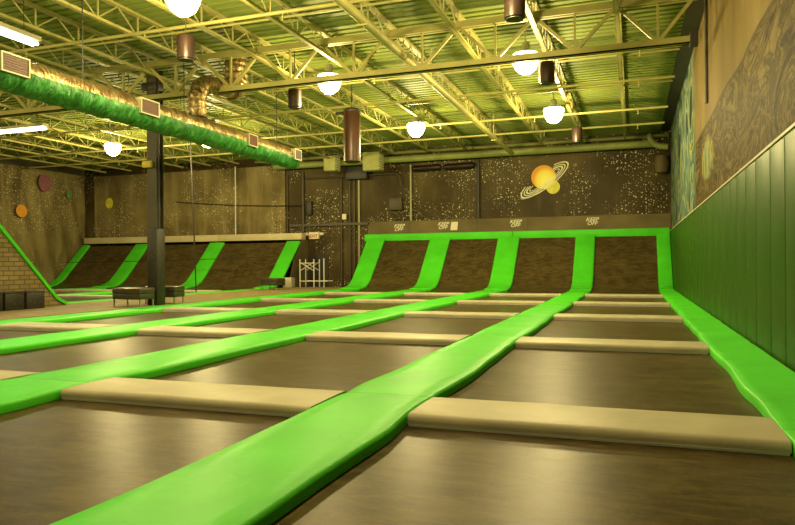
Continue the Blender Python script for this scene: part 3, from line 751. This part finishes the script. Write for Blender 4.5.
for a, c_, lab in ((-11.0, -9.42, 'dark rolled tarp high on the wall beside the pale pipe'), (-9.28, -7.65, 'dark rolled tarp high on the wall beside the black post')):
    solo('rolled_tarp', MB().tube([(a, 33.72, 6.3), (a+.1, 33.72, 6.3), (c_-.1, 33.72, 6.32), (c_, 33.72, 6.32)], .17, 12, radii=[.1, .17, .17, .1]), 'speaker', lab, 'tarp', 'rolled tarps on the back wall')

# hanging rust cylinder
hx, hy = -9.05, 21.1
t = thing('hanging_cylinder', 'long rust-brown cylinder hung on a chain from the roof', 'cylinder', (hx, hy, 4.75)); o = (hx, hy, 4.75)
MB().lathe([(.20, 4.75), (.29, 4.80), (.29, 6.50), (.24, 6.60), (.10, 6.64)], 24, (hx, hy, 0)).build('shell', 'rust', t, off=o)
MB().lathe([(.29, 6.46), (.31, 6.47), (.31, 6.53), (.29, 6.54)], 24, (hx, hy, 0)).build('band', 'black', t, off=o)
b = MB()
for q in range(8):
    z = 6.64+q*.10; b.bar((hx-.03, hy, z), (hx+.03, hy, z+.10), .03) if q % 2 else b.bar((hx, hy-.03, z), (hx, hy+.03, z+.10), .03)
b.build('chain', 'wire', t, off=o)
MB().box(hx-.6, hx-.2, hy-.04, hy+.04, 6.44, 6.52).build('bracket', 'black', t, off=o)

# ------------------------------------------------------------------ painted planets
def disc(r, n=40, th=.006):
    return MB().lathe([(.001, 0), (r, 0), (r, th), (.001, th)], n)
PZ = 5.42
t = thing('planet_mural', 'painted yellow-orange planet with pale rings and a small moon on the back wall', 'mural', (-4.20, BACK_Y-.015, 5.56)); t.scale = (.84, 1, .84)
def face(o, loc): o.rotation_euler = (PI/2, 0, 0); o.location = loc; return o
face(disc(.72, 48).build('planet', 'planet', t), (0, 0, 0))
# the paint shader above reads x and z, so the disc is built upright
bpy.data.objects.remove(t.children[0])
def upright_disc(r, n=48, th=.006, sx=1, sz=1):
    vs = [(sx*r*math.cos(2*PI*k/n), -th, sz*r*math.sin(2*PI*k/n)) for k in range(n)] + [(sx*r*math.cos(2*PI*k/n), 0, sz*r*math.sin(2*PI*k/n)) for k in range(n)]
    return MB().add(vs, [tuple(range(n)), tuple(range(n, 2*n))[::-1]] + [(k, (k+1) % n, (k+1) % n+n, k+n) for k in range(n)])
upright_disc(.72, sz=.98).build('planet', 'planet', t)
mo = upright_disc(.40).build('moon', 'planet_lime', t); mo.location = (.55, .002, -.62)
def ring(a, bq, w, ang, a0, a1, y):
    n = 60; vs = []; fs = []
    for k in range(n+1):
        th = a0+(a1-a0)*k/n
        for s_ in (-1, 1):
            x = (a+s_*w/2)*math.cos(th); z = (bq+s_*w/2*.6)*math.sin(th)
            vs.append((x*math.cos(ang)-z*math.sin(ang), y, x*math.sin(ang)+z*math.cos(ang)))
    for k in range(n): fs.append((2*k, 2*k+1, 2*k+3, 2*k+2))
    return MB().add(vs, fs)
ang = math.radians(35)
for (a, bq, w) in ((1.64, .47, .09), (1.44, .36, .07), (1.26, .27, .10), (1.05, .18, .06)):
    # the front of each ring passes over the planet, its back only shows past the rim
    rb = MB()
    for (p0, p1, yq) in ((PI*1.0, PI*2.0, -.009), (-.02, PI*.30, -.003), (PI*.74, PI*1.02, -.003)):
        r_ = ring(a, bq, w, ang, p0, p1, yq); rb.add(r_.v, r_.f)
    ro = rb.build('ring', 'ring_white', t); ro.location = (.05, 0, -.18)
ro = ring(1.5, .30, .22, ang, PI*.95, PI*1.45, -.001).build('ring_mist', 'ring_blue', t); ro.location = (-.05, 0, -.32)
def wall_disc(name, r, m, loc, label, left=False, sz=1):
    ob = tag(upright_disc(r, 28, .008, 1, sz).build(name, m), label, 'mural', 'painted planets')
    ob.location = loc
    if left: ob.rotation_euler = (0, 0, PI/2)
    return ob

# ------------------------------------------------------------------ star curtains
def curtain(name, p0, p1, z0, z1, label, amp, seed, inward, slant=.06):
    p0, p1 = Vector(p0), Vector(p1); Ld = (p1-p0).length; nx = int(Ld/.10); nz = 24; vs = []; fs = []
    inn = Vector(inward)
    for i in range(nx+1):
        s_ = Ld*i/nx
        for j in range(nz+1):
            z = z0+(z1-z0)*j/nz; q = s_ + slant*(z-z0)*4
            a = amp*(.50*math.sin(q*2.1+2.2*wob(q*.35, seed)) + .35*math.sin(q*5.3+seed) + .9*wob(q*.8, z*.12, seed))
            f = (.55+.45*(1-j/nz))
            p = p0.lerp(p1, i/nx) + inn*(amp*1.35 + a*f); vs.append((p.x, p.y, z))
    for i in range(nx):
        for j in range(nz): fs.append((i*(nz+1)+j, (i+1)*(nz+1)+j, (i+1)*(nz+1)+j+1, i*(nz+1)+j+1))
    return solo(name, MB().add(vs, fs), 'curtain', label, 'curtain', 'black star curtains', sharp=180)
curtain('star_curtain', (LEFT_X-.33, 9.0, 0), (LEFT_X-.33, 33.6, 0), -.04, 7.0, 'dark star-speckled curtain hanging in folds behind the brick sided ramp', .20, 3.0, (1, 0, 0))
curtain('star_curtain', (-32.4, 33.92, 0), (-18.7, 33.92, 0), 3.04, 6.95, 'dark olive curtain hanging on the back wall above the cream cap', .035, 8.0, (0, -1, 0))
wall_disc('painted_planet', .36, 'planet_orange', (LEFT_X+.24, 28.7, 4.43), 'orange painted planet low on the star curtain', True, 1.0)
wall_disc('painted_planet', .44, 'planet_purple', (LEFT_X+.24, 30.3, 6.2), 'dull purple painted planet high on the star curtain', True, 1.15)
wall_disc('painted_planet', .22, 'planet_green', (LEFT_X+.24, 32.1, 5.7), 'small dark green painted planet on the star curtain', True, 1.2)
wall_disc('painted_planet', .30, 'planet_lime', (-31.1, 33.75, 5.22), 'small lime painted planet near the curtain corner', False, 1.1)
# netting poles and wires of the far court
solo('net_pole', MB().tube([(-17.9, 24.5, .13), (-18.15, 24.5, 6.82)], .028, 6), 'wire', 'thin dark pole standing on the far court strip below a lamp', 'pole')
solo('net_pole', MB().tube([(-21.8, 33.6, 3.03), (-21.8, 33.6, 7.0)], .035, 6), 'white', 'thin pale pole on the olive curtain above the cream cap', 'pole')
def sag(a, b_, d, n=16):
    a, b_ = Vector(a), Vector(b_); return [a.lerp(b_, i/n) - Vector((0, 0, d*4*(i/n)*(1-i/n))) for i in range(n+1)]
solo('slack_cable', MB().tube(sag((-26.0, 33.7, 5.12), (-17.5, 33.7, 4.6), .10), .022, 6), 'wire', 'slack black cable strung across the olive curtain', 'cable')
solo('net_cable', MB().tube(sag((-31.5, 30.6, 1.5), (-17.4, 30.6, 1.7), .05), .018, 6), 'wire', 'thin dark cable stretched level before the far ramp beds', 'cable')

# ------------------------------------------------------------------ world, camera, view
w = bpy.data.worlds.new('World'); SC.world = w; w.use_nodes = True
w.node_tree.nodes['Background'].inputs[0].default_value = (.8, .75, .45, 1); w.node_tree.nodes['Background'].inputs[1].default_value = .05
cam = bpy.data.cameras.new('Camera'); co = bpy.data.objects.new('Camera', cam); COL.objects.link(co)
cam.sensor_width = 36; cam.lens = 36*669.56/795; cam.shift_y = .00123; cam.clip_start = .05; cam.clip_end = 200
yaw, roll = .3387, -.0071
f = Vector((-math.sin(yaw), math.cos(yaw), 0)); r = Vector((math.cos(yaw), math.sin(yaw), 0)); u = Vector((0, 0, 1))
r2 = r*math.cos(roll)+u*math.sin(roll); u2 = -r*math.sin(roll)+u*math.cos(roll)
mw = Matrix((r2, u2, -f)).transposed().to_4x4(); mw.translation = (0, 0, 1.3); co.matrix_world = mw
SC.camera = co
SC.view_settings.view_transform = 'Standard'; SC.view_settings.look = 'None'; SC.view_settings.gamma = 1
SC.view_settings.exposure = 0.1; SC.view_settings.use_curve_mapping = False
